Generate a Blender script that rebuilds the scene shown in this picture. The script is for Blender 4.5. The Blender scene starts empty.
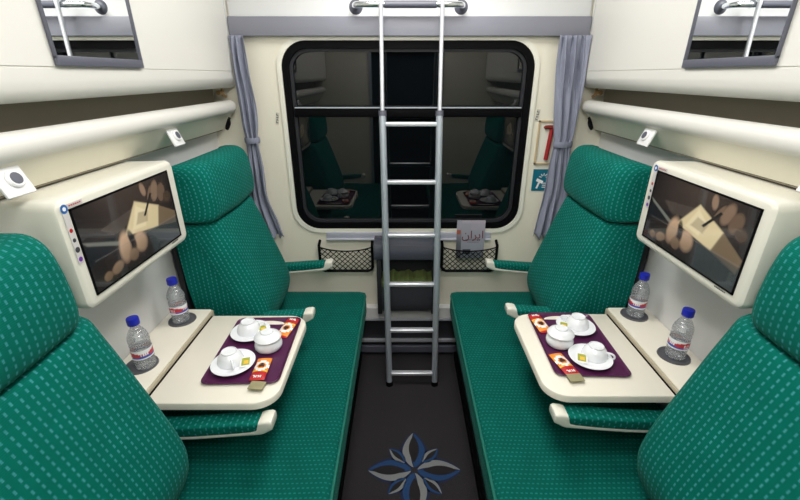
import bpy, bmesh, math, random
from mathutils import Vector, Matrix
random.seed(7)
C = bpy.context.scene.collection
PI = math.pi
D = 2.15          # window wall
HW = 0.98         # half width of the compartment
YF = -0.30        # door wall
ZC = 2.38         # ceiling

# ------------------------------------------------------------------ materials
def nt(m): return m.node_tree.nodes, m.node_tree.links
def mat(name, col, rough=.5, metal=0., noise=0., nscale=30., bump=0., bscale=120., spec=.5, coat=0., ior=None, emit=None, est=0., trans=0.):
    m = bpy.data.materials.new(name); m.use_nodes = True
    n, l = nt(m); b = n['Principled BSDF']
    b.inputs['Base Color'].default_value = (*col, 1); b.inputs['Roughness'].default_value = rough
    b.inputs['Metallic'].default_value = metal; b.inputs['Specular IOR Level'].default_value = spec
    b.inputs['Coat Weight'].default_value = coat; b.inputs['Transmission Weight'].default_value = trans
    if ior: b.inputs['IOR'].default_value = ior
    if emit: b.inputs['Emission Color'].default_value = (*emit, 1); b.inputs['Emission Strength'].default_value = est
    tc = n.new('ShaderNodeTexCoord')
    if noise:
        t = n.new('ShaderNodeTexNoise'); t.inputs['Scale'].default_value = nscale; t.inputs['Detail'].default_value = 4
        l.new(tc.outputs['Object'], t.inputs['Vector'])
        r = n.new('ShaderNodeMapRange'); r.inputs['To Min'].default_value = 1-noise; r.inputs['To Max'].default_value = 1+noise
        l.new(t.outputs['Fac'], r.inputs['Value'])
        v = n.new('ShaderNodeVectorMath'); v.operation = 'SCALE'; v.inputs[0].default_value = col
        l.new(r.outputs['Result'], v.inputs['Scale']); l.new(v.outputs['Vector'], b.inputs['Base Color'])
    if bump:
        t = n.new('ShaderNodeTexNoise'); t.inputs['Scale'].default_value = bscale
        l.new(tc.outputs['Object'], t.inputs['Vector'])
        u = n.new('ShaderNodeBump'); u.inputs['Strength'].default_value = bump; u.inputs['Distance'].default_value = .002
        l.new(t.outputs['Fac'], u.inputs['Height']); l.new(u.outputs['Normal'], b.inputs['Normal'])
    return m

def fabric(name, base, dash, cu=.0215, cv=.0175, lu=.19, lv=.30):
    """woven plush: staggered short dashes laid out in metres of UV"""
    m = bpy.data.materials.new(name); m.use_nodes = True
    n, l = nt(m); b = n['Principled BSDF']; b.inputs['Roughness'].default_value = .85
    b.inputs['Specular IOR Level'].default_value = .1
    b.inputs['Sheen Weight'].default_value = .08; b.inputs['Sheen Roughness'].default_value = .4
    b.inputs['Sheen Tint'].default_value = (.3, .9, .75, 1)
    uv = n.new('ShaderNodeUVMap'); s = n.new('ShaderNodeSeparateXYZ'); l.new(uv.outputs['UV'], s.inputs[0])
    def M(op, a, bb=None, c=None):
        x = n.new('ShaderNodeMath'); x.operation = op
        for i, q in enumerate((a, bb, c)):
            if q is None: continue
            if isinstance(q, (int, float)): x.inputs[i].default_value = q
            else: l.new(q, x.inputs[i])
        return x.outputs[0]
    u = M('DIVIDE', s.outputs['X'], cu); col = M('FLOOR', u); fu = M('ABSOLUTE', M('SUBTRACT', M('FRACT', u), .5))
    off = M('MULTIPLY', M('MODULO', M('ABSOLUTE', col), 2.), .5)
    v = M('ADD', M('DIVIDE', s.outputs['Y'], cv), off); fv = M('ABSOLUTE', M('SUBTRACT', M('FRACT', v), .5))
    def soft(x, e):
        r = n.new('ShaderNodeMapRange'); r.interpolation_type = 'SMOOTHSTEP'
        r.inputs['From Min'].default_value = e-.05; r.inputs['From Max'].default_value = e+.05
        r.inputs['To Min'].default_value = 1; r.inputs['To Max'].default_value = 0
        l.new(x, r.inputs['Value']); return r.outputs[0]
    mask = M('MULTIPLY', soft(fu, lu*.5), soft(fv, lv))
    no = n.new('ShaderNodeTexNoise'); no.inputs['Scale'].default_value = 14; no.inputs['Detail'].default_value = 6
    l.new(uv.outputs['UV'], no.inputs['Vector'])
    mask = M('MULTIPLY', mask, M('ADD', M('MULTIPLY', no.outputs['Fac'], .7), .45))
    # fine darker weave rows between the dashes
    weave = M('MULTIPLY', M('GREATER_THAN', M('FRACT', M('DIVIDE', s.outputs['Y'], cv*.25)), .5), .16)
    mx = n.new('ShaderNodeMix'); mx.data_type = 'RGBA'; mx.inputs['A'].default_value = (*base, 1)
    mx.inputs['B'].default_value = (*dash, 1); l.new(mask, mx.inputs['Factor'])
    dk = n.new('ShaderNodeVectorMath'); dk.operation = 'SCALE'
    l.new(mx.outputs['Result'], dk.inputs[0])
    l.new(M('MULTIPLY', M('SUBTRACT', 1.08, weave), M('ADD', M('MULTIPLY', no.outputs['Fac'], .35), .82)), dk.inputs['Scale'])
    l.new(dk.outputs[0], b.inputs['Base Color'])
    f = n.new('ShaderNodeTexNoise'); f.inputs['Scale'].default_value = 900
    l.new(uv.outputs['UV'], f.inputs['Vector'])
    bu = n.new('ShaderNodeBump'); bu.inputs['Strength'].default_value = .25; bu.inputs['Distance'].default_value = .002
    l.new(M('ADD', f.outputs['Fac'], mask), bu.inputs['Height']); l.new(bu.outputs['Normal'], b.inputs['Normal'])
    return m

def vcol(name, rough=.4, emit=0., coat=0.):
    m = bpy.data.materials.new(name); m.use_nodes = True
    n, l = nt(m); b = n['Principled BSDF']; a = n.new('ShaderNodeVertexColor'); a.layer_name = 'paint'
    l.new(a.outputs['Color'], b.inputs['Base Color']); b.inputs['Roughness'].default_value = rough
    b.inputs['Coat Weight'].default_value = coat
    if emit:
        l.new(a.outputs['Color'], b.inputs['Emission Color']); b.inputs['Emission Strength'].default_value = emit
    return m

CREAM = mat('cream_laminate', (.79, .755, .64), .38, noise=.03, nscale=3)
CREAM2 = mat('cream_plastic', (.77, .755, .67), .3, noise=.02, nscale=6)
BUNKM = mat('ivory_panel', (.74, .73, .69), .33, noise=.02, nscale=2)
TABLEM = mat('ivory_table_laminate', (.82, .78, .68), .35, noise=.02, nscale=8)
WHITEP = mat('white_panel', (.70, .71, .72), .4)
LOWWALL = mat('pale_grey_laminate', (.70, .70, .70), .32, noise=.05, nscale=4)
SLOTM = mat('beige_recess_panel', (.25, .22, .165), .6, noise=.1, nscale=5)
LAMPWH = mat('white_plastic', (.85, .85, .86), .3)
GREYB = mat('slate_grey_plastic', (.105, .11, .145), .4)
BANDM = mat('grey_valence', (.235, .24, .29), .4, noise=.06, nscale=4)
DARKG = mat('dark_grey_plastic', (.022, .023, .028), .55, noise=.1, spec=.3)
BINM = mat('charcoal_plastic', (.045, .047, .06), .5, noise=.08)
BINLID = mat('slate_blue_plastic', (.055, .062, .085), .45)
BLACK = mat('black_rubber', (.002, .002, .003), .6, spec=.08)
ALU = mat('brushed_aluminium', (.74, .76, .82), .34, metal=.6)
ALUD = mat('satin_aluminium', (.46, .51, .57), .42, metal=.5)
CHROME = mat('chrome', (.85, .87, .9), .12, metal=1)
BRASS = mat('old_brass', (.32, .2, .08), .4, metal=.7)
GLASS = mat('night_window_glass', (.002, .003, .004), .015, ior=1.6, spec=.5)
MIRROR = mat('mirror_silver', (.88, .9, .9), .01, metal=1)
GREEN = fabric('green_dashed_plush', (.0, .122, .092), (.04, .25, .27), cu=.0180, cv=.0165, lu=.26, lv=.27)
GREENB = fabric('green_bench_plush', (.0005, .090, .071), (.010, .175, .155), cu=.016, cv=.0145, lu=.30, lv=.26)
GREENP = mat('green_piping', (.002, .14, .105), .8, noise=.15, nscale=60)
SEAMB = mat('black_seam', (.002, .012, .01), .8)
CARPET = mat('charcoal_carpet', (.029, .027, .030), .95, noise=.55, nscale=260, bump=.8, bscale=300, spec=.15)
CURT = mat('grey_blue_curtain', (.26, .275, .36), .75, noise=.1, nscale=25, bump=.2, bscale=400)
CERAM = mat('white_porcelain', (.86, .88, .92), .12, coat=.4)
PURPLE = mat('plum_tray_plastic', (.075, .012, .06), .3)
BLUECAP = mat('blue_cap_plastic', (.01, .02, .42), .35)
def pet():
    m = bpy.data.materials.new('clear_bottle_plastic'); m.use_nodes = True; n, l = nt(m)
    for x in list(n):
        if x.type == 'BSDF_PRINCIPLED': n.remove(x)
    out = [x for x in n if x.type == 'OUTPUT_MATERIAL'][0]
    tr = n.new('ShaderNodeBsdfTransparent'); tr.inputs[0].default_value = (.97, .98, 1, 1)
    gl = n.new('ShaderNodeBsdfGlossy'); gl.inputs['Roughness'].default_value = .08
    df = n.new('ShaderNodeBsdfDiffuse'); df.inputs[0].default_value = (.75, .8, .86, 1)
    lw = n.new('ShaderNodeLayerWeight'); lw.inputs[0].default_value = .45
    tc = n.new('ShaderNodeTexCoord'); w = n.new('ShaderNodeTexWave'); w.bands_direction = 'Z'; w.inputs['Scale'].default_value = 28; w.inputs['Distortion'].default_value = 3
    l.new(tc.outputs['Object'], w.inputs['Vector'])
    b = n.new('ShaderNodeBump'); b.inputs['Strength'].default_value = .5; b.inputs['Distance'].default_value = .003
    l.new(w.outputs['Fac'], b.inputs['Height']); l.new(b.outputs[0], gl.inputs['Normal'])
    m1 = n.new('ShaderNodeMixShader'); m1.inputs[0].default_value = .16; l.new(tr.outputs[0], m1.inputs[1]); l.new(df.outputs[0], m1.inputs[2])
    k = n.new('ShaderNodeMath'); k.operation = 'MULTIPLY_ADD'; k.inputs[1].default_value = .55; k.inputs[2].default_value = .06; l.new(lw.outputs['Fresnel'], k.inputs[0])
    m2 = n.new('ShaderNodeMixShader'); l.new(k.outputs[0], m2.inputs[0]); l.new(m1.outputs[0], m2.inputs[1]); l.new(gl.outputs[0], m2.inputs[2])
    l.new(m2.outputs[0], out.inputs['Surface']); return m
PET = pet()
LEDGEM = mat('anodised_ledge', (.50, .50, .60), .35, metal=.25)
COAST = mat('grey_cup_holder', (.085, .085, .10), .5)
RED = mat('red_print', (.48, .012, .015), .4)
ORANGE = mat('orange_print', (.80, .28, .03), .4)
YELLOW = mat('yellow_print', (.80, .50, .06), .45)
WHITE = mat('white_print', (.85, .85, .85), .5)
BROWN = mat('dark_brown_print', (.05, .012, .008), .5)
OLIVE = mat('olive_paper', (.30, .27, .15), .6)
TEAGR = mat('tea_green_print', (.35, .38, .05), .5)
TEAL = mat('teal_sign_blue', (.005, .14, .22), .4)
BLUE = mat('sticker_blue', (.02, .13, .42), .4)
PURP = mat('sticker_purple', (.15, .03, .35), .4)
EMBW = mat('emblem_pale_wool', (.19, .20, .205), .9, noise=.2, nscale=200)
EMBB = mat('emblem_blue_wool', (.007, .042, .13), .9, noise=.3, nscale=200)
EMBN = mat('emblem_navy_wool', (.006, .014, .05), .9)
EMBD = mat('emblem_dark_wool', (.010, .008, .010), .95)
LINER = mat('green_bin_liner', (.09, .12, .035), .6, noise=.3, nscale=30)
INK = mat('ink', (.04, .04, .05), .5)
MAGTXT = mat('magazine_title_red', (.13, .015, .02), .5)
DOORM = mat('dark_corridor', (.010, .010, .012), .8)
LAMPM = mat('lamp_diffuser', (.9, .9, .9), .4, emit=(1, .98, .93), est=3.)
SCREEN = vcol('screen_picture', .12, emit=.25, coat=1.)
PAINT = vcol('printed_cover', .35)
LABELP = vcol('bottle_label_print', .4)

# ------------------------------------------------------------------ mesh helpers
def obj(name, bm, m, parent=None, smooth=True, ang=35, loc=None):
    bmesh.ops.recalc_face_normals(bm, faces=bm.faces)
    me = bpy.data.meshes.new(name); bm.to_mesh(me); bm.free()
    if isinstance(m, (list, tuple)):
        for x in m: me.materials.append(x)
    else: me.materials.append(m)
    if smooth:
        for p in me.polygons: p.use_smooth = True
        try: me.set_sharp_from_angle(angle=math.radians(ang))
        except Exception: pass
    o = bpy.data.objects.new(name, me); C.objects.link(o)
    if parent is not None: o.parent = parent
    if loc is not None: o.location = loc
    return o
def thing(name, label, cat, loc=(0, 0, 0), rot=(0, 0, 0), group=None):
    o = bpy.data.objects.new(name, None); C.objects.link(o); o.location = loc; o.rotation_euler = rot
    o.empty_display_size = .05
    return tag(o, label, cat, group)
def tag(o, label, cat, group=None):
    o['label'] = label; o['category'] = cat
    if group: o['group'] = group
    return o
def struct(name, bm, m, parent=None, **k):
    o = obj(name, bm, m, parent, **k)
    if parent is None: o['kind'] = 'structure'
    return o
def box(bm, x0, x1, y0, y1, z0, z1, bev=0., seg=2, mi=0):
    if x0 > x1: x0, x1 = x1, x0
    r = bmesh.ops.create_cube(bm, size=1)
    vs = r['verts']
    for v in vs: v.co = Vector(((x0+x1)/2+v.co.x*(x1-x0), (y0+y1)/2+v.co.y*(y1-y0), (z0+z1)/2+v.co.z*(z1-z0)))
    fs = set(f for v in vs for f in v.link_faces)
    if bev:
        es = list(set(e for v in vs for e in v.link_edges))
        r = bmesh.ops.bevel(bm, geom=es, offset=bev, segments=seg, profile=.5, affect='EDGES')
        fs = set(r['faces']) | set(f for f in fs if f.is_valid)
    for f in fs: f.material_index = mi
    return bm
def NB(): return bmesh.new()
def bx(*a, **k): return box(NB(), *a, **k)
def loft(bm, rings, closed=True, caps=True, uvs=(1, 1), mi=0, uoff=0.):
    uvl = bm.loops.layers.uv.get('UVMap') or bm.loops.layers.uv.new('UVMap')
    V = [[bm.verts.new(p) for p in r] for r in rings]
    n = len(rings[0]); mid = n//3
    us = [uoff]
    for i in range(1, len(rings)): us.append(us[-1]+(Vector(rings[i][mid])-Vector(rings[i-1][mid])).length)
    ref = rings[len(rings)//2]; vs = [0.]
    for j in range(1, n+1): vs.append(vs[-1]+(Vector(ref[j % n])-Vector(ref[j-1])).length)
    for i in range(len(rings)-1):
        for j in range(n if closed else n-1):
            k = (j+1) % n
            f = bm.faces.new((V[i][j], V[i][k], V[i+1][k], V[i+1][j])); f.material_index = mi
            for lp, q in zip(f.loops, ((us[i], vs[j]), (us[i], vs[j+1]), (us[i+1], vs[j+1]), (us[i+1], vs[j]))):
                lp[uvl].uv = (q[0]*uvs[0], q[1]*uvs[1])
    if caps and closed:
        for R in (V[0], V[-1]):
            f = bm.faces.new(R); f.material_index = mi
            for lp in f.loops: lp[uvl].uv = (lp.vert.co.x, lp.vert.co.z)
    return bm
def tube(bm, pts, r, seg=12, mi=0, caps=True):
    pts = [Vector(p) for p in pts]; rings = []; n = None
    for i, p in enumerate(pts):
        t = (pts[min(i+1, len(pts)-1)]-pts[max(i-1, 0)]).normalized()
        if n is None:
            n = t.cross(Vector((0, 0, 1)));
            if n.length < .1: n = t.cross(Vector((0, 1, 0)))
            n.normalize()
        else: n = (n-t*n.dot(t)).normalized()
        b = t.cross(n); rr = r[i] if isinstance(r, (list, tuple)) else r
        rings.append([p+(n*math.cos(2*PI*k/seg)+b*math.sin(2*PI*k/seg))*rr for k in range(seg)])
    V = [[bm.verts.new(p) for p in R] for R in rings]
    for i in range(len(V)-1):
        for j in range(seg):
            f = bm.faces.new((V[i][j], V[i][(j+1) % seg], V[i+1][(j+1) % seg], V[i+1][j])); f.material_index = mi
    if caps:
        for R in (V[0], V[-1]): bm.faces.new(R).material_index = mi
    return bm
def lathe(bm, prof, c=(0, 0, 0), seg=32, mi=0, sx=1., mat4=None):
    rings = []
    V = []
    for (r, z) in prof:
        ring = []
        for k in range(seg):
            p = Vector((c[0]+r*sx*math.cos(2*PI*k/seg), c[1]+r*math.sin(2*PI*k/seg), c[2]+z))
            if mat4 is not None: p = mat4 @ p
            ring.append(bm.verts.new(p))
        V.append(ring)
    for i in range(len(V)-1):
        for j in range(seg):
            f = bm.faces.new((V[i][j], V[i][(j+1) % seg], V[i+1][(j+1) % seg], V[i+1][j])); f.material_index = mi
    for R in (V[0], V[-1]): bm.faces.new(R).material_index = mi
    return bm
def rrect(x0, x1, z0, z1, r, n=8):
    pts = []
    for cx, cz, a0 in ((x1-r, z1-r, 0), (x0+r, z1-r, 90), (x0+r, z0+r, 180), (x1-r, z0+r, 270)):
        for k in range(n+1):
            a = math.radians(a0+90*k/n); pts.append((cx+r*math.cos(a), cz+r*math.sin(a)))
    return pts
def smooth_pts(pts, n=6):
    """Catmull-Rom through an open 2-D list"""
    out = []
    P = [pts[0]]+list(pts)+[pts[-1]]
    for i in range(1, len(P)-2):
        for k in range(n):
            t = k/n; o = []
            for d in range(len(pts[0])):
                a, b, c, e = P[i-1][d], P[i][d], P[i+1][d], P[i+2][d]
                o.append(.5*(2*b+(c-a)*t+(2*a-5*b+4*c-e)*t*t+(3*b-a-3*c+e)*t**3))
            out.append(tuple(o))
    out.append(tuple(pts[-1])); return out

# ------------------------------------------------------------------ the shell
struct('floor', bx(-HW, HW, YF-.75, D+.05, -.05, 0), CARPET, smooth=False)
struct('ceiling', bx(-HW-.05, HW+.05, YF-.75, D+.05, ZC, ZC+.05), WHITEP, smooth=False)
struct('wall_left', bx(-HW-.05, -HW, YF, D+.05, 0, ZC), LOWWALL, smooth=False)
struct('wall_right', bx(HW, HW+.05, YF, D+.05, 0, ZC), LOWWALL, smooth=False)

# window wall with a rounded opening
WX0, WX1, WZ0, WZ1 = -.615, .605, .828, 1.772
def ringwall(bm, outer, inner, y, mi=0):
    """outer/inner: lists of (x,z) of equal length -> face strip at y"""
    A = [bm.verts.new((p[0], y, p[1])) for p in outer]; B = [bm.verts.new((p[0], y, p[1])) for p in inner]
    n = len(A)
    for i in range(n): bm.faces.new((A[i], A[(i+1) % n], B[(i+1) % n], B[i])).material_index = mi
    return A, B
def wallhole():
    bm = NB(); inner = rrect(WX0, WX1, WZ0, WZ1, .125, 10)
    # outer rectangle sampled so corners match
    n = 11; outer = []
    X0, X1, Z0, Z1 = -HW-.05, HW+.05, 0, ZC
    for ci, (cx, cz) in enumerate(((X1, Z1), (X0, Z1), (X0, Z0), (X1, Z0))):
        for k in range(n):
            t = k/(n-1)
            ix, iz = inner[ci*n+k]
            if ci == 0: p = (X1, iz) if t < .5 else (ix, Z1)
            if ci == 1: p = (ix, Z1) if t < .5 else (X0, iz)
            if ci == 2: p = (X0, iz) if t < .5 else (ix, Z0)
            if ci == 3: p = (ix, Z0) if t < .5 else (X1, iz)
            if abs(t-.5) < .01: p = (cx, cz)
            outer.append(p)
    A, B = ringwall(bm, outer, inner, D)
    A2, B2 = ringwall(bm, outer, inner, D+.06)
    m = len(B)
    for i in range(m):
        bm.faces.new((B[i], B[(i+1) % m], B2[(i+1) % m], B2[i])); bm.faces.new((A[i], A[(i+1) % m], A2[(i+1) % m], A2[i]))
    return bm
struct('wall_window', wallhole(), CREAM, ang=30)

def ringprof(o, i, y0, y1):
    """frame ring between two outlines, thickness y0..y1"""
    bm = NB(); n = len(o)
    R = [[bm.verts.new((p[0], y, p[1])) for p in q] for q, y in ((o, y0), (i, y0), (i, y1), (o, y1))]
    for a in range(4):
        for k in range(n):
            bm.faces.new((R[a][k], R[a][(k+1) % n], R[(a+1) % 4][(k+1) % n], R[(a+1) % 4][k]))
    return bm
win = bpy.data.objects.new('window_1', None); C.objects.link(win); win['kind'] = 'structure'; win.location = (0, D, 1.3)
def wobj(name, bm, m, **k):
    for v in bm.verts: v.co -= Vector((0, D, 1.3))
    return obj(name, bm, m, win, **k)
wobj('window_surround', ringprof(rrect(WX0-.02, WX1+.02, WZ0-.02, WZ1+.02, .14, 10), rrect(WX0+.002, WX1-.002, WZ0+.002, WZ1-.002, .123, 10), D-.009, D-.001), CREAM2)
wobj('rubber_frame', ringprof(rrect(WX0+.003, WX1-.003, WZ0+.003, WZ1-.003, .122, 10), rrect(WX0+.035, WX1-.035, WZ0+.035, WZ1-.035, .095, 10), D-.004, D+.03), BLACK)
wobj('window_sash', ringprof(rrect(WX0+.034, WX1-.034, WZ0+.034, WZ1-.034, .096, 10), rrect(WX0+.05, WX1-.05, WZ0+.05, WZ1-.05, .08, 10), D+.012, D+.034), DARKG)
wobj('glazing_bar', bx(WX0+.04, WX1-.04, D+.0, D+.03, 1.425, 1.478, bev=.004), BLACK)
wobj('bar_metal_strip', bx(WX0+.045, WX1-.045, D-.004, D+.001, 1.468, 1.474), ALUD)  # thin metal line along the top of the glazing bar
def panel(outl, y):
    bm = NB(); bm.faces.new([bm.verts.new((p[0], y, p[1])) for p in outl]); return bm
gl = [(x, z) for x, z in rrect(WX0+.03, WX1-.03, WZ0+.03, WZ1-.03, .1, 10)]
wobj('glass', panel(gl, D+.028), GLASS, smooth=False)
wobj('backing', panel(gl, D+.05), BLACK, smooth=False)

# door wall behind the camera with an open doorway
DW, DH = .36, 2.02
bm = NB(); box(bm, -HW-.05, -DW, YF-.05, YF, 0, ZC); box(bm, DW, HW+.05, YF-.05, YF, 0, ZC); box(bm, -DW, DW, YF-.05, YF, DH, ZC)
struct('wall_door', bm, CREAM, smooth=False)
bm = NB(); box(bm, -DW-.03, -DW, YF-.06, YF+.012, 0, DH+.03); box(bm, DW, DW+.03, YF-.06, YF+.012, 0, DH+.03); box(bm, -DW, DW, YF-.06, YF+.012, DH, DH+.03)
struct('trim_1', bm, ALUD, smooth=False)
struct('wall_corridor', bx(-HW, HW, YF-.8, YF-.75, 0, ZC), DOORM, smooth=False)

# valence band across the window wall
tag(obj('curtain_valence', bx(-.829, .829, D-.035, D-.001, 1.786, 1.866, bev=.004), BANDM), 'long grey valence strip across the wall above the window', 'valence')
struct('trim_2', bx(-.829, .829, D-.006, D-.0005, 1.868, ZC-.002), WHITEP, smooth=False)
# aluminium sill
bm = NB(); box(bm, -.46, .462, D-.014, D-.001, .772, .812, bev=.003, mi=0); box(bm, -.46, .462, D-.024, D-.012, .766, .776, bev=.002, mi=1)
tag(obj('window_ledge', bm, [LEDGEM, WHITEP]), 'narrow aluminium ledge strip under the window', 'ledge')

# ------------------------------------------------------------------ heater plinth below the window
t = thing('heater_casing', 'low grey stepped heater casing along floor under window', 'heater', (0, D, 0))
def hobj(name, bm, m):
    for v in bm.verts: v.co -= Vector((0, D, 0))
    return obj(name, bm, m, t, smooth=False)
hobj('upper_panel', bx(-.96, .96, D-.05, D-.002, .27, .345, bev=.004), LOWWALL)
hobj('recess_panel', bx(-.96, .96, D-.035, D-.003, .03, .268), DARKG)
hobj('metal_strip', bx(-.96, .96, D-.056, D-.03, .258, .268), ALU)
hobj('lower_rail', bx(-.96, .96, D-.058, D-.03, .105, .118), ALU)
hobj('kick_rail', bx(-.96, .96, D-.055, D-.036, .022, .072, bev=.005), GREYB)

# ------------------------------------------------------------------ seats
def seat_ring(side, y, d, sc=1.):
    pass
BACK_F = [(.775, .484), (.725, .490), (.685, .508), (.655, .540), (.636, .585), (.627, .635), (.633, .69), (.657, .77), (.692, .87), (.725, .965), (.750, 1.03), (.766, 1.070), (.785, 1.083), (.81, 1.088)]
BACK_B = [(.915, 1.088), (.935, 1.05), (.925, .80), (.90, .56), (.88, .49)]
HDZ = -.034
HEAD_F = [(a, z+HDZ) for a, z in [(.805, 1.118), (.776, 1.122), (.760, 1.138), (.753, 1.17), (.753, 1.21), (.758, 1.265), (.768, 1.31), (.786, 1.338), (.815, 1.352), (.860, 1.353)]]
HEAD_B = [(a, z+HDZ) for a, z in [(.900, 1.338), (.920, 1.28), (.925, 1.20), (.920, 1.125)]]
def cushion(front, back, s, y0, y1, inset, edge=.075, topdrop=.03, bow=.0):
    F = smooth_pts(front, 4); B = back; zs = [p[1] for p in F]; zm = (min(zs)+max(zs))/2
    ab = max(p[0] for p in B)
    rings = []
    N = 6; st = []
    for k in range(N+1):
        a = k/N*PI/2; st.append((y0+edge*(1-math.cos(a)), inset*(1-math.sin(a))))
    mids = [(y0+edge+(y1-y0-2*edge)*k/8, -bow*math.sin(PI*k/8)) for k in range(1, 8)]
    en = [(y0+y1-y, d) for y, d in reversed(st)]
    for y, d in st+mids+en:
        ring = []
        q = max(d, 0)/inset
        for (a, z) in F: ring.append((s*min(a+d*1.0, ab-.005), y, zm+(z-zm)*(1-topdrop*q/(.5*(max(zs)-min(zs))))))
        for (a, z) in B: ring.append((s*a, y, zm+(z-zm)*(1-topdrop*q/(.5*(max(zs)-min(zs))))))
        rings.append(ring)
    return rings
def armrest(s, yc, root, a_in=.86):
    """cream shell that curls up at the tip with a green pad sunk into it"""
    def sec(a, hw, z0, z1):
        pts = rrect(yc-hw, yc+hw, z0, z1, min(.009, (z1-z0)*.45, hw*.9), 4); a -= .011 if s < 0 and a < .52 else 0; return [(s*a, y, z) for y, z in pts]
    sh = NB()
    A = [(a_in, .024, .592, .609), (.66, .025, .601, .618), (.54, .026, .613, .632), (.482, .027, .620, .642), (.472, .028, .622, .670), (.460, .028, .626, .675), (.440, .028, .638, .677), (.433, .027, .642, .674), (.431, .024, .646, .670)]
    loft(sh, [sec(*q) for q in A])
    o = obj('armrest', sh, CREAM2, root); o['label'] = 'cream armrest with green pad'
    pd = NB()
    A = [(a_in, .026, .604, .645), (.66, .027, .614, .655), (.56, .028, .624, .663), (.50, .028, .632, .667), (.476, .027, .638, .668), (.470, .026, .640, .667)]
    loft(pd, [sec(*q) for q in A], uvs=(1, 1))
    obj('arm_pad', pd, GREEN, o)
def seat(s, y0, y1, label, arms, h0, h1):
    yc = (y0+y1)/2
    t = thing('seat_back', label, 'seat', (0, 0, 0), group=None)
    obj('backrest', loft(NB(), cushion(BACK_F, BACK_B, s, y0, y1, .10, topdrop=.015, bow=.004)), GREEN, t)
    obj('headrest', loft(NB(), cushion(HEAD_F, HEAD_B, s, h0, h1, .075, edge=.062, topdrop=.022, bow=.010)), GREEN, t)
    obj('seam_band', loft(NB(), cushion([(.85, 1.070), (.80, 1.070), (.793, 1.086), (.80, 1.102), (.85, 1.102)], [(.905, 1.096), (.905, 1.076)], s, max(y0, h0)+.010, min(y1, h1)-.010, .07, topdrop=.0)), SEAMB, t)
    obj('seat_shell', bx(s*.945, s*.972, y0+.02, y1-.02, .482, 1.20, bev=.008), DARKG, t)
    bm = NB()
    box(bm, s*.86, s*.95, y0+.06, y1-.06, .50, 1.08, bev=.01)
    obj('back_frame', bm, DARKG, t)
    for ya in arms: armrest(s, ya, t)
    return t
def bench(s, side):
    t = thing('bench', f'long green upholstered bench cushion running along the {side} wall', 'bench')
    prof = [(.258, .345), (.246, .352), (.240, .368), (.239, .40), (.240, .44), (.244, .460), (.253, .471), (.270, .476)]
    prof += [(a, .476-.006*math.sin((a-.275)/.33*PI)) for a in (.33, .40, .48, .56)] + [(.62, .474), (.70, .476), (.84, .476), (.93, .476), (.93, .345)]
    ys = [(-.285, .012), (-.28, .0)]+[(-.28+2.30*k/10, 0.) for k in range(1, 11)]+[(2.045, .003), (2.065, .010), (2.078, .022), (2.085, .040)]
    rings = [[(s*(a+ (d if a < .5 else 0)), y, z-(d*.5 if z > .4 else -d*.3)) for a, z in prof] for y, d in ys]
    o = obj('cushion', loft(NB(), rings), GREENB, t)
    e = NB(); tube(e, [(s*.243, -.27, .465), (s*.243, .9, .465), (s*.243, 2.03, .464), (s*.252, 2.066, .461), (s*.285, 2.084, .457), (s*.34, 2.086, .457), (s*.8, 2.086, .457)], .005, 8)
    obj('piping', e, GREENP, o)
    obj('bench_base', bx(s*.30, s*.93, -.28, 2.07, .0, .335), DARKG, t, smooth=False)
    obj('base_strip', bx(s*.285, s*.30, -.28, 2.07, .0, .05), BLACK, t, smooth=False)
bench(-1, 'left'); bench(1, 'right')
ARM_FAR = (1.505, 2.085); ARM_NEAR = (.125, .935)
seat(-1, 1.50, 1.99, 'green patterned seat back with headrest at left, nearest the window and left curtain', (1.54, 2.062), 1.478, 2.0)
seat(1, 1.50, 1.995, 'green patterned seat back with headrest at right, nearest the window and right curtain', (1.575, 2.062), 1.485, 2.008)
seat(-1, .24, .872, 'green patterned seat back at left foreground, cropped by left edge of photo', ARM_NEAR, .25, .825)
seat(1, .24, .880, 'green patterned seat back at right foreground, cropped by right edge of photo', (.125, .962), .25, .83)

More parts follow.
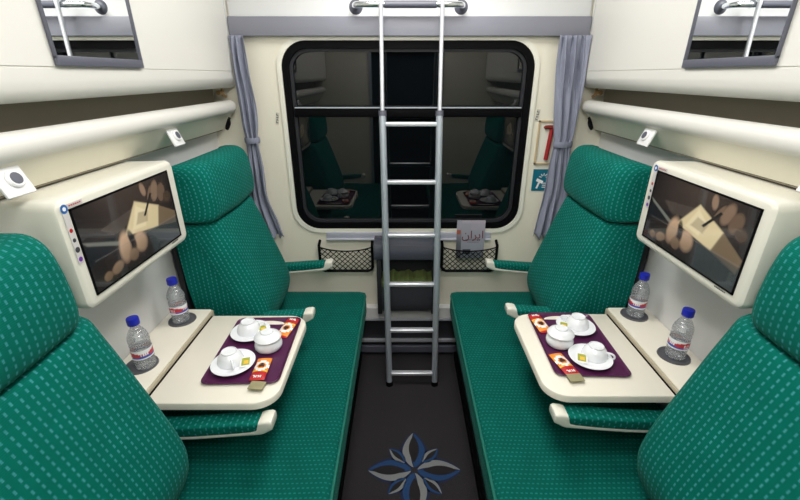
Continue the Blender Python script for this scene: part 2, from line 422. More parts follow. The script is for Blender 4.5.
# ------------------------------------------------------------------ folding tables, shelves
for s, side in ((-1, 'left'), (1, 'right')):
    TY0, TY1 = (.938, 1.425) if s < 0 else (.968, 1.438)
    t = thing('folding_table', f'cream fold-down table with rounded outer corners over the {side} bench', 'table', (s*.8, 1.185, .70))
    # top outline with rounded outer corners
    outl = []
    a_out, a_in, r = .412, .805, .075
    for k in range(9):
        an = PI/2*k/8; outl.append((a_out+r-r*math.sin(an), TY1-r+r*math.cos(an)))
    for k in range(9):
        an = PI/2*k/8; outl.append((a_out+r-r*math.cos(an), TY0+r-r*math.sin(an)))
    outl += [(a_in, TY0), (a_in, TY1)]
    def ol(off, z):
        cx, cy = .609, 1.185
        return [(s*(cx+(a-cx)*(1-off/.197))-s*.8, (cy+(y-cy)*(1-off/.24))-1.185, z-.70) for a, y in outl]
    bm = NB(); loft(bm, [ol(.006, .690), ol(0, .695), ol(0, .714), ol(.002, .718), ol(.006, .720)])
    obj('tabletop', bm, TABLEM, t)
    for yy in (TY0+.03, TY1-.03): obj('hinge', tube(NB(), [(s*.8-s*.8, yy-.02-1.185, -.014), (s*.8-s*.8, yy+.02-1.185, -.014)], .005, 10), ALUD, t)
    bm = NB(); box(bm, s*.02, -s*.16, -.012, .012, -.035, -.0105, bev=.003)
    obj('support_bracket', bm, DARKG, t)
    # fixed wall shelf with two cup holders
    t = thing('wall_shelf', f'narrow cream shelf with two round cup holders along the {side} wall', 'shelf', (s*.9, 1.185, .70))
    obj('shelf_board', bx(s*.818-s*.9, s*.978-s*.9, TY0-.04-1.185, TY1+.025-1.185, -.03, .035, bev=.006), TABLEM, t)
    obj('front_lip', bx(s*.812-s*.9, s*.822-s*.9, TY0-.04-1.185, TY1+.025-1.185, -.028, .030, bev=.002), mat('shelf_edge_beige_'+side, (.50, .44, .33), .4), t)
    obj('shadow_gap', bx(s*.8075-s*.9, s*.8125-s*.9, TY0-1.185, TY1-1.185, -.02, .0165), BLACK, t, smooth=False)
    for yy in ((1.095, 1.366) if s < 0 else (1.142, 1.402)):
        bm = NB(); lathe(bm, [(.001, .0355), (.040, .0355), (.043, .0365), (.046, .040), (.049, .040), (.0505, .035), (.0505, .033)], (s*.897-s*.9, yy-1.185, 0), 36)
        obj('cup_holder', bm, COAST, t)

# ------------------------------------------------------------------ bottles
def painter(bm, nu, nv, P, col, layer='paint'):
    """grid nu x nv of points P(u,v) with vertex colour col(u,v)"""
    cl = bm.loops.layers.float_color.new(layer)
    V = [[bm.verts.new(P(i/nu, j/nv)) for i in range(nu+1)] for j in range(nv+1)]
    for j in range(nv):
        for i in range(nu):
            f = bm.faces.new((V[j][i], V[j][i+1], V[j+1][i+1], V[j+1][i]))
            for lp, (a, b) in zip(f.loops, ((i, j), (i+1, j), (i+1, j+1), (i, j+1))): lp[cl] = (*col(a/nu, b/nv), 1)
    return bm
def bottle(x, y, label, turn=0.):
    t = thing('water_bottle', label, 'bottle', (x, y, .7375), (0, 0, turn), 'small water bottles on the wall shelves'); t.scale = (1.08, 1.08, .965)
    prof = [(.001, .004), (.018, .003), (.025, .0), (.0285, .004), (.029, .012), (.0272, .018), (.029, .024), (.0272, .030), (.029, .036), (.0285, .042), (.0285, .078), (.0272, .084), (.029, .090), (.0272, .097), (.029, .104), (.0285, .116), (.025, .130), (.019, .144), (.0135, .153), (.012, .158), (.012, .170), (.001, .171)]
    obj('bottle_body', lathe(NB(), prof, seg=36), PET, t)
    obj('bottle_cap', lathe(NB(), [(.001, .1655), (.0160, .166), (.0165, .168), (.0165, .186), (.0155, .190), (.001, .191)], seg=28), BLUECAP, t)
    def col(u, v):
        c = (.80, .82, .86)
        w = math.sin(u*4*PI)*.12
        if .28 < v < .72+w: c = (.50, .02, .04)
        if .10 < v < .30-w*.5: c = (.03, .06, .38)
        uu = (u*4) % 1
        if .25 < uu < .75 and .34 < v < .60 and int(u*60) % 2: c = (.85, .85, .88)
        return c
    obj('bottle_label', painter(NB(), 96, 12, lambda u, v: (.0292*math.cos(2*PI*u), .0292*math.sin(2*PI*u), .044+.034*v), col), LABELP, t)
bottle(-.880, 1.092, 'blue-capped water bottle on left shelf beside the left foreground seat')
bottle(-.898, 1.362, 'blue-capped water bottle on left shelf, farther one under the left screen', .6)
bottle(.900, 1.142, 'blue-capped water bottle on right shelf beside the right foreground seat', 1.)
bottle(.899, 1.402, 'blue-capped water bottle on right shelf, farther one near right window-side seat', 1.7)

# ------------------------------------------------------------------ trays and what is on them
ZT = .7205
def tray(cx, cy, rz, side):
    t = thing('serving_tray', f'dark purple serving tray with raised rim on the {side} table', 'tray', (cx, cy, ZT), (0, 0, rz))
    def R(off, z, r): return [(x, y, z) for x, y in rrect(-.125+off, .125-off, -.19+off, .19-off, r, 6)]
    bm = NB(); loft(bm, [R(.012, .0, .02), R(.006, .001, .022), R(0, .009, .025), R(.0015, .0105, .024), R(.004, .009, .022), R(.011, .003, .018)])
    obj('tray_base', bm, PURPLE, t)
    # D-shaped hand hole at the far end, the table showing through
    bm = NB(); bm.faces.new([bm.verts.new(p) for p in [(.066*math.cos(a), .148+.026*math.sin(a), .0034) for a in [PI*k/20 for k in range(21)]]])
    h = obj('handle_opening', bm, TABLEM, t, smooth=False); h['label'] = 'half-round hand opening showing the table'
tray(-.553, 1.203, .03, 'left'); tray(.594, 1.238, -.03, 'right')
ZI = ZT+.0036
def saucer(x, y, label):
    o = obj('saucer', lathe(NB(), [(.001, .002), (.030, .001), (.034, .0), (.036, .002), (.061, .010), (.070, .0145), (.071, .0165), (.069, .017), (.045, .0095), (.032, .006), (.001, .0055)], seg=40), CERAM, loc=(x, y, ZI))
    tag(o, label, 'saucer', 'white saucers on the trays')
def cup(x, y, z, rot, label):
    t = thing('teacup', label, 'cup', (x, y, z), (0, 0, rot), 'upturned teacups on the trays')
    # turned upside down: rim below, foot ring above
    obj('cup_bowl', lathe(NB(), [(.0425, .0), (.0435, .0005), (.0435, .002), (.0420, .010), (.0385, .022), (.032, .032), (.025, .038), (.0245, .043), (.0225, .0435), (.022, .0395), (.001, .039)], seg=36), CERAM, t)
    pts = [(.040, 0, .010), (.052, 0, .008), (.060, 0, .014), (.059, 0, .023), (.050, 0, .028), (.034, 0, .027)]
    obj('cup_handle', tube(NB(), smooth_pts(pts, 4), .0035, 8), CERAM, t)
def sugar_bowl(x, y, label):
    t = thing('lidded_bowl', label, 'bowl', (x, y, ZI), (0, 0, 0))
    obj('bowl', lathe(NB(), [(.001, .001), (.036, .0), (.043, .004), (.0475, .012), (.048, .022), (.044, .034), (.039, .041), (.001, .041)], seg=40), CERAM, t)
    obj('lid', lathe(NB(), [(.036, .0415), (.043, .042), (.0465, .045), (.047, .048), (.041, .056), (.030, .063), (.022, .066), (.020, .070), (.001, .0705)], seg=40), CERAM, t)
def teabag(x, y, z, rot, tilt, label):
    t = thing('tea_bag', label, 'tea bag', (x, y, z), (tilt, 0, rot))
    bm = NB(); box(bm, -.019, .019, -.024, .024, 0, .003, bev=.0012); obj('envelope', bm, WHITE, t)
    obj('print_panel', bx(-.013, .013, -.017, .017, .003, .0037), TEAGR, t)
    obj('yellow_patch', bx(-.006, .009, -.012, .004, .0037, .0042), YELLOW, t)
def snack(x, y, z, rot, tilt, label):
    """pillow-shaped wrapper printed red, orange, white and brown"""
    t = thing('snack_packet', label, 'snack', (x, y, z), (0, tilt, rot))
    L, W, H = .058, .024, .007
    nu, nv = 16, 10
    for up in (1,):
        bm = NB(); grid = {}
        for sgn in (1, -1):
            for i in range(nu+1):
                for j in range(nv+1):
                    u, v = -1+2*i/nu, -1+2*j/nv
                    h = H*max(0, (1-abs(u)**4))**.6*max(0, (1-v*v))**.6
                    grid[sgn, i, j] = bm.verts.new((u*L, v*W, H+sgn*h+(.0004*((i % 2)*2-1) if abs(u) > .85 else 0)))
        for sgn in (1, -1):
            for i in range(nu):
                for j in range(nv):
                    f = bm.faces.new((grid[sgn, i, j], grid[sgn, i+1, j], grid[sgn, i+1, j+1], grid[sgn, i, j+1]))
                    uc, vc = -1+2*(i+.5)/nu, -1+2*(j+.5)/nv
                    d = math.hypot((uc-.15)*2.0, vc)
                    mi = 0 if uc < -.35 or uc > .85 else 1
                    if .55 <= d < .95 and uc > -.35: mi = 2
                    if d < .42: mi = 3
                    if mi == 1 and uc < -.2: mi = 4
                    f.material_index = mi
        bmesh.ops.remove_doubles(bm, verts=bm.verts, dist=1e-6)
        obj('wrapper', bm, [RED, ORANGE, WHITE, BROWN, YELLOW], t)
    # tiny white strokes of the wrapper logo on the red end
    bm = NB()
    for k, (a, b) in enumerate(((-.010, .002), (-.003, .004), (.004, .001), (.010, .003))):
        box(bm, -.051, -.040, a-.0014, a+.0014, .0118, .0128); box(bm, -.047+.004*(k % 2), -.043+.004*(k % 2), a, a+.005, .0118, .0128)
    obj('wrapper_logo', bm, WHITE, t)
# left tray
saucer(-.597, 1.105, 'white saucer at near end of left tray, under the nearer upturned cup')
cup(-.612, 1.120, ZI+.0065, 2.1+PI, 'white upturned teacup at near end of left tray')
teabag(-.556, 1.107, ZI+.0135, .25, .12, 'green and yellow tea bag at near end of left tray')
saucer(-.602, 1.288, 'white saucer at window end of left tray, under the farther upturned cup')
cup(-.612, 1.300, ZI+.0065, .3, 'white upturned teacup at window end of left tray')
teabag(-.560, 1.300, ZI+.0135, .5, .1, 'green and white tea bag at window end of left tray')
sugar_bowl(-.508, 1.203, 'white lidded porcelain bowl in middle of left tray')
snack(-.472, 1.320, ZI, PI/2+PI-.22, .08, 'red and orange snack packet at window end of left tray')
snack(-.497, 1.082, ZI, PI/2+.06, .03, 'red and orange snack packet at near end of left tray')
o = obj('paper_sachet', bx(-.024, .024, -.018, .018, 0, .0025, bev=.001), OLIVE, loc=(-.484, 1.000, ZT+.0118)); o.rotation_euler = (0.0, 0, -.1); tag(o, 'olive paper sachet overhanging the near rim of left tray', 'sachet')
# right tray
saucer(.608, 1.135, 'white saucer at near end of right tray, under the nearer upturned cup')
cup(.630, 1.150, ZI+.0065, -.6, 'white upturned teacup at near end of right tray')
teabag(.576, 1.127, ZI+.0135, -.35, .12, 'green and yellow tea bag at near end of right tray')
saucer(.632, 1.325, 'white saucer at window end of right tray, under the farther upturned cup')
cup(.642, 1.335, ZI+.0065, 2.6, 'white upturned teacup at window end of right tray')
teabag(.585, 1.322, ZI+.0135, -.4, .1, 'green and white tea bag at window end of right tray')
sugar_bowl(.535, 1.226, 'white lidded porcelain bowl in middle of right tray')
snack(.503, 1.350, ZI, PI/2+PI+.16, .06, 'red and orange snack packet at window end of right tray')
snack(.508, 1.108, ZI, PI/2+.20, .03, 'red and orange snack packet at near end of right tray')
o = obj('paper_sachet', bx(-.024, .024, -.018, .018, 0, .0025, bev=.001), OLIVE, loc=(.520, 1.036, ZT+.0118)); o.rotation_euler = (0.0, 0, .1); tag(o, 'olive paper sachet overhanging the near rim of right tray', 'sachet')

# ------------------------------------------------------------------ television screens
def sm(a, b, x):
    t = max(0, min(1, (x-a)/(b-a))); return t*t*(3-2*t)
def mixc(c1, c2, f): return tuple(a+(b-a)*f for a, b in zip(c1, c2))
def ell(u, v, cx, cy, rx, ry, ang=0, soft=.25):
    ca, sa = math.cos(ang), math.sin(ang); x, y = u-cx, (v-cy)*.6
    X, Y = (x*ca+y*sa)/rx, (-x*sa+y*ca)/(ry)
    return 1-sm(1-soft, 1+soft, math.hypot(X, Y))
def inpoly(u, v, poly, soft=.012):
    d = 1e9
    for i in range(len(poly)):
        (x0, y0), (x1, y1) = poly[i], poly[(i+1) % len(poly)]
        ex, ey = x1-x0, y1-y0; L = math.hypot(ex, ey); d = min(d, ((u-x0)*-ey+(v-y0)*ex)/L)
    return sm(-soft, soft, d)
def picture(u, v):
    """hands resting on an open book with a pen, lit warm against a dark room"""
    c = mixc((.018, .016, .016), (.055, .040, .034), math.sin(u*3)*v)
    c = mixc(c, (.075, .060, .052), inpoly(u, v, [(.28, .52), (.62, .60), (.60, .76), (.16, .66)])*.8)      # sleeve / bench
    c = mixc(c, (.60, .50, .31), inpoly(u, v, [(.36, .44), (.74, .32), (.80, .60), (.54, .80)]))            # open book
    c = mixc(c, (.72, .62, .42), inpoly(u, v, [(.45, .46), (.60, .42), (.64, .62), (.54, .74)])*.7)
    c = mixc(c, (.28, .22, .14), inpoly(u, v, [(.50, .50), (.63, .47), (.66, .60), (.55, .64)])*.6)
    c = mixc(c, (.28, .20, .12), inpoly(u, v, [(.74, .32), (.98, .22), (1., .40), (.80, .60)])*.5)
    for cx, cy, rx, ry, an, k in ((.66, .90, .028, .055, .2, .75), (.79, .82, .045, .085, -.35, .6), (.87, .76, .05, .08, -.3, .38), (.72, .80, .018, .07, -.5, .45), (.93, .66, .05, .05, 0, .2)):   # writing hand
        c = mixc(c, (.33*k, .22*k, .155*k), ell(u, v, cx, cy, rx, ry, an))
    c = mixc(c, (.02, .02, .02), inpoly(u, v, [(.60, .56), (.625, .55), (.75, .80), (.73, .82)], .006))     # pen
    for cx, cy, rx, ry, an, k in ((.335, .31, .058, .115, -.15, .8), (.50, .27, .070, .085, .2, .75), (.40, .16, .05, .05, 0, .35), (.22, .13, .06, .04, .3, .4), (.12, .10, .04, .035, 0, .3)):   # near hands / knees
        f = ell(u, v, cx, cy, rx, ry, an, .3)
        sh = .55+.45*sm(-.08, .10, (v-cy)*.6-(u-cx)*.3)
        c = mixc(c, (.62*k*sh, .42*k*sh, .28*k*sh), f)
    c = mixc(c, (.012, .012, .014), ell(u, v, .418, .36, .028, .085, .25)*.85)
    c = mixc(c, (.012, .016, .02), inpoly(u, v, [(0, .30), (.22, .38), (.28, .52), (0, .55)])*.7)
    c = mixc(c, (.30, .31, .27), inpoly(u, v, [(.0, .62), (.03, .56), (.28, .38), (.30, .42)])*.5)
    c = mixc(c, (.05, .065, .07), inpoly(u, v, [(.62, .0), (1, .0), (1, .30), (.60, .34)])*.6)
    c = mixc(c, (.20, .20, .20), inpoly(u, v, [(.05, .345), (1, .315), (1, .335), (.05, .36)], .006)*.25)
    return c
def tv(s, side):
    y0, y1, z0, z1 = .866, 1.368, 1.080, 1.363
    yc, zc = (y0+y1)/2, (z0+z1)/2
    t = thing('wall_television', f'cream-cased television screen showing hands on a book, {side} wall', 'television', (s*.80, yc, zc))
    # body: tapered rounded case
    def R(a, g, r): return [(s*a-s*.80, y-yc, z-zc) for y, z in rrect(y0-g, y1+g, z0-g, z1+g, r, 6)]
    bm = NB(); loft(bm, [R(.978, -.004, .02), R(.85, -.002, .024), R(.815, 0, .026), R(.806, -.003, .024), R(.801, -.010, .018), R(.8, -.016, .012)])
    obj('casing', bm, CREAM2, t)
    # local frame seen by a viewer facing the screen: u to the right, v up
    ur = -s   # viewer's right is -y on the right wall, +y on the left wall
    w, h = .412, .217; sc = .002
    def P(u, v, off=.0): return (-s*(.001+off), ur*(u-.5)*w-.008, (v-.5)*h+.002)
    bm = NB(); painter(bm, 150, 90, lambda u, v: P(u, v, .0012), picture)
    sf = obj('screen', bm, SCREEN, t, smooth=False)
    bm = NB()
    def pbox(bm, u0, u1, v0, v1, o0, o1, mi=0, bev=0):
        a = P(u0, v0, o0); b = P(u1, v1, o1)
        box(bm, min(a[0], b[0]), max(a[0], b[0]), min(a[1], b[1]), max(a[1], b[1]), min(a[2], b[2]), max(a[2], b[2]), mi=mi, bev=bev)
    for u0, u1, v0, v1 in ((-.012, 0, -.02, 1.02), (1, 1.012, -.02, 1.02), (-.012, 1.012, -.02, 0), (-.012, 1.012, 1, 1.02)): pbox(bm, u0, u1, v0, v1, -.001, .002)
    obj('screen_gasket', bm, BLACK, t, smooth=False)
    # stickers down the left edge of the bezel and its corner
    bm = NB(); pbox(bm, -.062, -.022, .42, 1.075, 0, .0008); pbox(bm, -.022, .10, 1.035, 1.078, 0, .0008)
    st = obj('bezel_sticker', bm, mat('sticker_silver_'+side, (.62, .60, .60), .35), t, smooth=False)
    def disc(u, v, r, m, off=.001):
        bm = NB(); p = P(u, v, off)
        bm.faces.new([bm.verts.new((p[0], p[1]+r*math.cos(2*PI*k/20), p[2]+r*math.sin(2*PI*k/20))) for k in range(20)])
        obj('sticker_emblem', bm, m, st, smooth=False)
    disc(-.042, 1.04, .0105, BLUE, .0012); disc(-.042, 1.04, .005, WHITE, .0016); disc(-.042, .80, .005, RED); disc(-.042, .69, .005, INK); disc(-.042, .58, .007, INK); disc(-.042, .47, .006, PURP)
    bm = NB()
    for k in range(6): pbox(bm, -.005+.016*k, .005+.016*k, 1.048, 1.062, .0010, .0014)
    obj('sticker_print', bm, RED, st, smooth=False)
    bm = NB()
    for k in range(7): pbox(bm, .86+.014*k, .869+.014*k, -.055, -.040, .0, .0005)
    obj('bezel_print', bm, INK, t, smooth=False)
tv(-1, 'left'); tv(1, 'right')

BA = .832     # aisle face of the upper bunks
# ------------------------------------------------------------------ folded bunks, rails, mirrors, lamps
for s, side in ((-1, 'left'), (1, 'right')):
    # upper berth folded against the wall
    t = thing('upper_bunk', f'folded ivory upper bunk panel high on the {side} wall', 'bunk', (s*.86, .9, 1.6))
    def ring(y, g=0.): 
        P_ = [(BA+g, 2.16), (BA+g, 1.6385), (BA+.0025+g, 1.638), (BA+.0025+g, 1.6350), (BA+g, 1.6345), (BA+g, 1.61), (BA+.002+g, 1.592), (BA+.008+g, 1.578), (BA+.020+g, 1.568), (BA+.035, 1.564), (.975, 1.572), (.975, 2.16)]
        return [(s*a-s*.86, y-.9, z-1.6) for a, z in P_]
    obj('bunk_face', loft(NB(), [ring(-.285, .006), ring(-.28), ring(.9), ring(2.128), ring(2.136, .006)]), BUNKM, t, ang=35)
    obj('end_seam', bx(s*(BA-.0005)-s*.86, s*(BA+.003)-s*.86, 2.108-.9, 2.111-.9, .05, .52), ALUD, t, smooth=False)
    obj('bunk_hinge', tube(tube(NB(), [(s*.885-s*.86, 2.02-.9, -.055), (s*.885-s*.86, 2.07-.9, -.055)], .010, 10), [(s*.885-s*.86, 2.07-.9, -.03), (s*.885-s*.86, 2.07-.9, -.065), (s*.885-s*.86, 2.10-.9, -.075)], .007, 8), BRASS, t)
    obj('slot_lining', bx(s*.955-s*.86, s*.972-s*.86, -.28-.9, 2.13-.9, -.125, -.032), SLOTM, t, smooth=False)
    # mirror on the bunk panel
    my0, my1, mz0, mz1 = 1.030, 1.368, 1.644, 1.93
    t = thing('wall_mirror', f'rectangular mirror with grey frame on the {side} upper bunk', 'mirror', (s*(BA-.001), (my0+my1)/2, mz0))
    yc = (my0+my1)/2
    bm = NB(); x0, x1 = 0., -s*.010
    box(bm, x0, x1, my0-yc, my1-yc, -.004, .018, bev=.002); box(bm, x0, x1, my0-yc, my1-yc, .28, .295, bev=.002)
    box(bm, x0, x1, my0-yc, my0+.005-yc, .01, .285, bev=.002); box(bm, x0, x1, my1-.006-yc, my1-yc, .01, .285, bev=.002)
    obj('mirror_frame', bm, GREYB, t)
    obj('mirror_glass', bx(-s*.001, -s*.005, my0+.004-yc, my1-.004-yc, .014, .284), MIRROR, t, smooth=False)
    # folded middle berth: rounded padded rail with the sloping panel beneath it
    t = thing('middle_bunk', f'folded cream middle bunk with rounded edge above the {side} television', 'bunk', (s*.88, .9, 1.45))
    def ring(y, q=1.):
        P_ = []
        for k in range(13):
            an = math.radians(100+(-100-150)*0+k*15)  # round nose on the aisle side
            P_.append((.897+.0385*q*math.cos(math.radians(60+k*20)), 1.470+.0385*q*math.sin(math.radians(60+k*20))))
        return [(s*a-s*.88, y-.9, z-1.45) for a, z in P_]
    P_n = []
    rings = []
    for y, q in ((-.285, .8), (-.275, 1.), (.5, 1.), (1.3, 1.), (2.105, 1.), (2.120, .9), (2.128, .6)):
        rings.append([(s*(.876+.031*q*math.cos(2*PI*k/24))-s*.88, y-.9, .028+.031*q*math.sin(2*PI*k/24)) for k in range(24)])
    obj('edge_roll', loft(NB(), rings), BUNKM, t)
    rp = [(.885, 1.461), (.866, 1.452), (.928, 1.371), (.940, 1.369), (.952, 1.445)]
    obj('sloping_panel', loft(NB(), [[(s*a-s*.88, y-.9, z-1.45) for a, z in rp] for y in (-.28, 2.11)]), CREAM, t, smooth=False)
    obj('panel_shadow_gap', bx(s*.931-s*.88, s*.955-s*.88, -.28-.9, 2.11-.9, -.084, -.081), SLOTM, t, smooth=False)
    # dark safety strap latch at the window end
    bm = NB(); tube(bm, smooth_pts([(s*.872, 2.06, 1.425), (s*.866, 2.045, 1.405), (s*.868, 2.02, 1.385), (s*.876, 2.03, 1.39), (s*.878, 2.06, 1.412), (s*.872, 2.075, 1.43)], 5), .0065, 8)
    tag(obj('safety_strap', bm, BLACK), f'small black strap loop under window end of the {side} bunk rail', 'strap')
    # reading lamps
    for yy, nm in ((.862, 'beside the near edge of'), (1.545, 'toward the window from')):
        t = thing('reading_lamp', f'white reading lamp {nm} the {side} television', 'lamp', (s*.874, yy, 1.418), (0, s*math.radians(22), 0), 'reading lamps on the bunk panels')
        # local: -s*x is the outward direction, z up the slope
        obj('lamp_plate', bx(-s*.006, s*.001, -.036, .036, -.042, .042, bev=.0025), LAMPWH, t)
        Mx = Matrix.Rotation(-s*PI/2, 4, 'Y')
        obj('lamp_head', lathe(NB(), [(.001, .004), (.020, .005), (.020, .010), (.017, .013), (.001, .0135)], seg=28, mat4=Matrix.Translation((0, .004, -.006)) @ Mx), LAMPWH, t)
        obj('lamp_lens', lathe(NB(), [(.001, .0130), (.013, .0132), (.013, .0142), (.001, .0144)], seg=24, mat4=Matrix.Translation((0, .004, -.006)) @ Mx), GREYB, t)

# ------------------------------------------------------------------ ladder and hanging bar
t = thing('grab_bar', 'horizontal chrome bar on round wall flanges above the window', 'bar', (0, D, 1.90))
zb, yb = 1.905, D-.085
pts = [(-.240, D-.006, zb)]+[(-.240+.03*(1-math.cos(a)), yb+.03*(1-math.sin(a))-.0, zb) for a in [PI/2*k/6 for k in range(7)]]
pts += [(-x, y, z) for x, y, z in reversed(pts)]
def bars(bm, pts, r, seg=14):
    return tube(bm, [(x-.005, y-D, z-1.90) for x, y, z in pts], r, seg)
obj('tube', bars(NB(), pts, .0125), CHROME, t)
for x in (-.240, .240):
    obj('wall_flange', lathe(NB(), [(.001, .001), (.030, .001), (.031, .006), (.024, .014), (.016, .018), (.001, .019)], seg=28, mat4=Matrix.Translation((x-.005, 0, zb-1.90)) @ Matrix.Rotation(PI/2, 4, 'X')), GREYB, t)
obj('rubber_sleeve', bars(NB(), [(-.107, yb, zb), (.122, yb, zb)], .0150), GREYB, t)

def LP(x, z, off=0.):  # point on the leaning ladder plane
    return Vector((x, 1.83+.118*z+off, z))
t = thing('ladder', 'leaning aluminium bunk ladder in front of the window', 'ladder', (.02, 1.83, 0))
def lobj(name, bm, m, par=None):
    for v in bm.verts: v.co -= Vector((.02, 1.83, 0))
    return obj(name, bm, m, par or t)
def xl(z, sgn): # rail x at height
    return (-.107-.019*min(z/1.45, 1)) if sgn < 0 else (.149-.008*min(z/1.45, 1))
for sg in (-1, 1):
    bm = NB(); tube(bm, [LP(xl(z, sg), z) for z in (.018, .5, 1., 1.45)], .0165, 16)
    r = lobj('lower_rail', bm, ALUD)
    bm = NB(); tube(bm, [LP(xl(z, sg), z) for z in (.001, .026)], [.019, .018], 14); f = lobj('rubber_foot', bm, BLACK); f.parent = r
    bm = NB(); tube(bm, [LP(xl(z, sg), z) for z in (1.445, 1.468)], .0185, 14); lobj('rail_collar', bm, GREYB)
    x = xl(1.45, sg)
    yh, zh = D-.085, 1.905
    pts = [LP(x, 1.44), LP(x, 1.7)] + [(x, yh+.026*math.cos(a), zh+.026*math.sin(a)) for a in [math.radians(200-20*k) for k in range(0, 12)]]
    bm = NB(); tube(bm, pts, .0095, 12); lobj('upper_rail', bm, ALU)
for z in (1.408, 1.139, .873, .609, .344, .078):
    a = LP(xl(z, -1)+.012, z); b = LP(xl(z, 1)-.012, z)
    bm = NB(); box(bm, a.x, b.x, a.y-.015, a.y+.015, z-.010, z+.010, bev=.006, seg=3); lobj('rung', bm, ALU)

# ------------------------------------------------------------------ curtains
def curtain(stations, side, tie_z):
    st = sorted(stations, key=lambda q: -q[2]); Z = [q[2] for q in st]
    zz = smooth_pts([(a, b, z) for a, b, z in st], 6)
    t = thing('curtain', f'gathered grey-blue window curtain tied back at {side} of window', 'curtain', (0, D-.05, 1.78))
    bm = NB(); n = 56; rows = []
    for a, b, z in zz:
        w = b-a; amp = .014*(.5+.5*min(1, abs(z-tie_z)/.3))
        row = []
        for i in range(n+1):
            u = i/n; ph = .6*math.sin(z*5)
            x = a+w*(u+.03*math.sin(6*PI*u+1+z*3)); y = D-.054+amp*math.sin(2*PI*(2.6+.5*math.sin(3*u))*u+ph+1.5*math.sin(2*z))+.005*math.sin(2*PI*6.3*u+z*5)+.004*math.sin(2*PI*3*u+z*23)
            zd = z + (.012*math.sin(2*PI*3.5*u) if z < zz[-1][2]+.01 else 0)
            row.append(bm.verts.new((x, y-D+.05, zd-1.78)))
        rows.append(row)
    for j in range(len(rows)-1):
        for i in range(n): bm.faces.new((rows[j][i], rows[j][i+1], rows[j+1][i+1], rows[j+1][i]))
    c = obj('cloth', bm, CURT, t, ang=180)
    m = c.modifiers.new('solid', 'SOLIDIFY'); m.thickness = .002
    a, b = [(q[0], q[1]) for q in zz if abs(q[2]-tie_z) == min(abs(k[2]-tie_z) for k in zz)][0]
    bm = NB(); cx = (a+b)/2; rx = (b-a)/2+.004
    rings = [[(cx+(rx+dr)*math.cos(2*PI*k/32), -.002+(.028+dr)*math.sin(2*PI*k/32), tie_z-1.78+dz) for k in range(32)] for dr, dz in ((0, -.014), (.0025, -.007), (.0025, .007), (0, .014))]
    loft(bm, rings, caps=False); obj('tie_band', bm, mat('curtain_band_'+side, (.22, .235, .31), .75), t)
curtain([(-.826, -.757, 1.787), (-.828, -.748, 1.642), (-.828, -.738, 1.50), (-.826, -.742, 1.40), (-.818, -.752, 1.335), (-.818, -.753, 1.30), (-.823, -.745, 1.20), (-.835, -.742, 1.037), (-.822, -.705, .90), (-.80, -.682, .805)], 'left', 1.32)
curtain([(.686, .826, 1.787), (.696, .827, 1.62), (.714, .828, 1.46), (.729, .822, 1.34), (.733, .816, 1.30), (.727, .826, 1.18), (.715, .832, 1.01), (.692, .815, .80)], 'right', 1.30)

# ------------------------------------------------------------------ bin under the window
t = thing('waste_bin', 'dark wall-mounted waste bin with slate lid under the window', 'bin', (-.01, D, .30))
def bobj(name, bm, m):
    for v in bm.verts: v.co -= Vector((-.01, D, .30))
    return obj(name, bm, m, t)
bobj('lid', (lambda: loft(NB(), [[(x, y, z) for y, z in ((D-.028, .797), (D-.06, .800), (D-.10, .795), (D-.128, .778), (D-.14, .75), (D-.142, .715), (D-.135, .698), (D-.10, .695), (D-.028, .70))] for x in (-.187, -.183, .167, .171)]))(), BINLID)
bm = NB(); box(bm, -.175, -.150, D-.13, D-.028, .35, .698, bev=.004); box(bm, .134, .159, D-.13, D-.028, .35, .698, bev=.004); box(bm, -.15, .134, D-.034, D-.028, .35, .698)
bobj('bin_frame', bm, DARKG)
bobj('bin_body', loft(NB(), [[(x, y, z) for y, z in ((D-.02, .555), (D-.127, .555), (D-.13, .545), (D-.13, .42), (D-.122, .38), (D-.10, .355), (D-.02, .35))] for x in (-.149, .133)]), BINM)
bm = NB()
V = [[bm.verts.new((-.149+.282*i/24, D-.134+.10*j, .585-.022*(1-j)-.006*math.sin(i*.9)-.005*math.cos(i*1.7))) for i in range(25)] for j in (0, 1)]
W = [bm.verts.new((-.149+.282*i/24, D-.136, .534-.004*math.sin(i*1.3))) for i in range(25)]
for i in range(24): bm.faces.new((V[0][i], V[0][i+1], V[1][i+1], V[1][i])); bm.faces.new((W[i], W[i+1], V[0][i+1], V[0][i]))
bobj('bin_liner', bm, LINER)

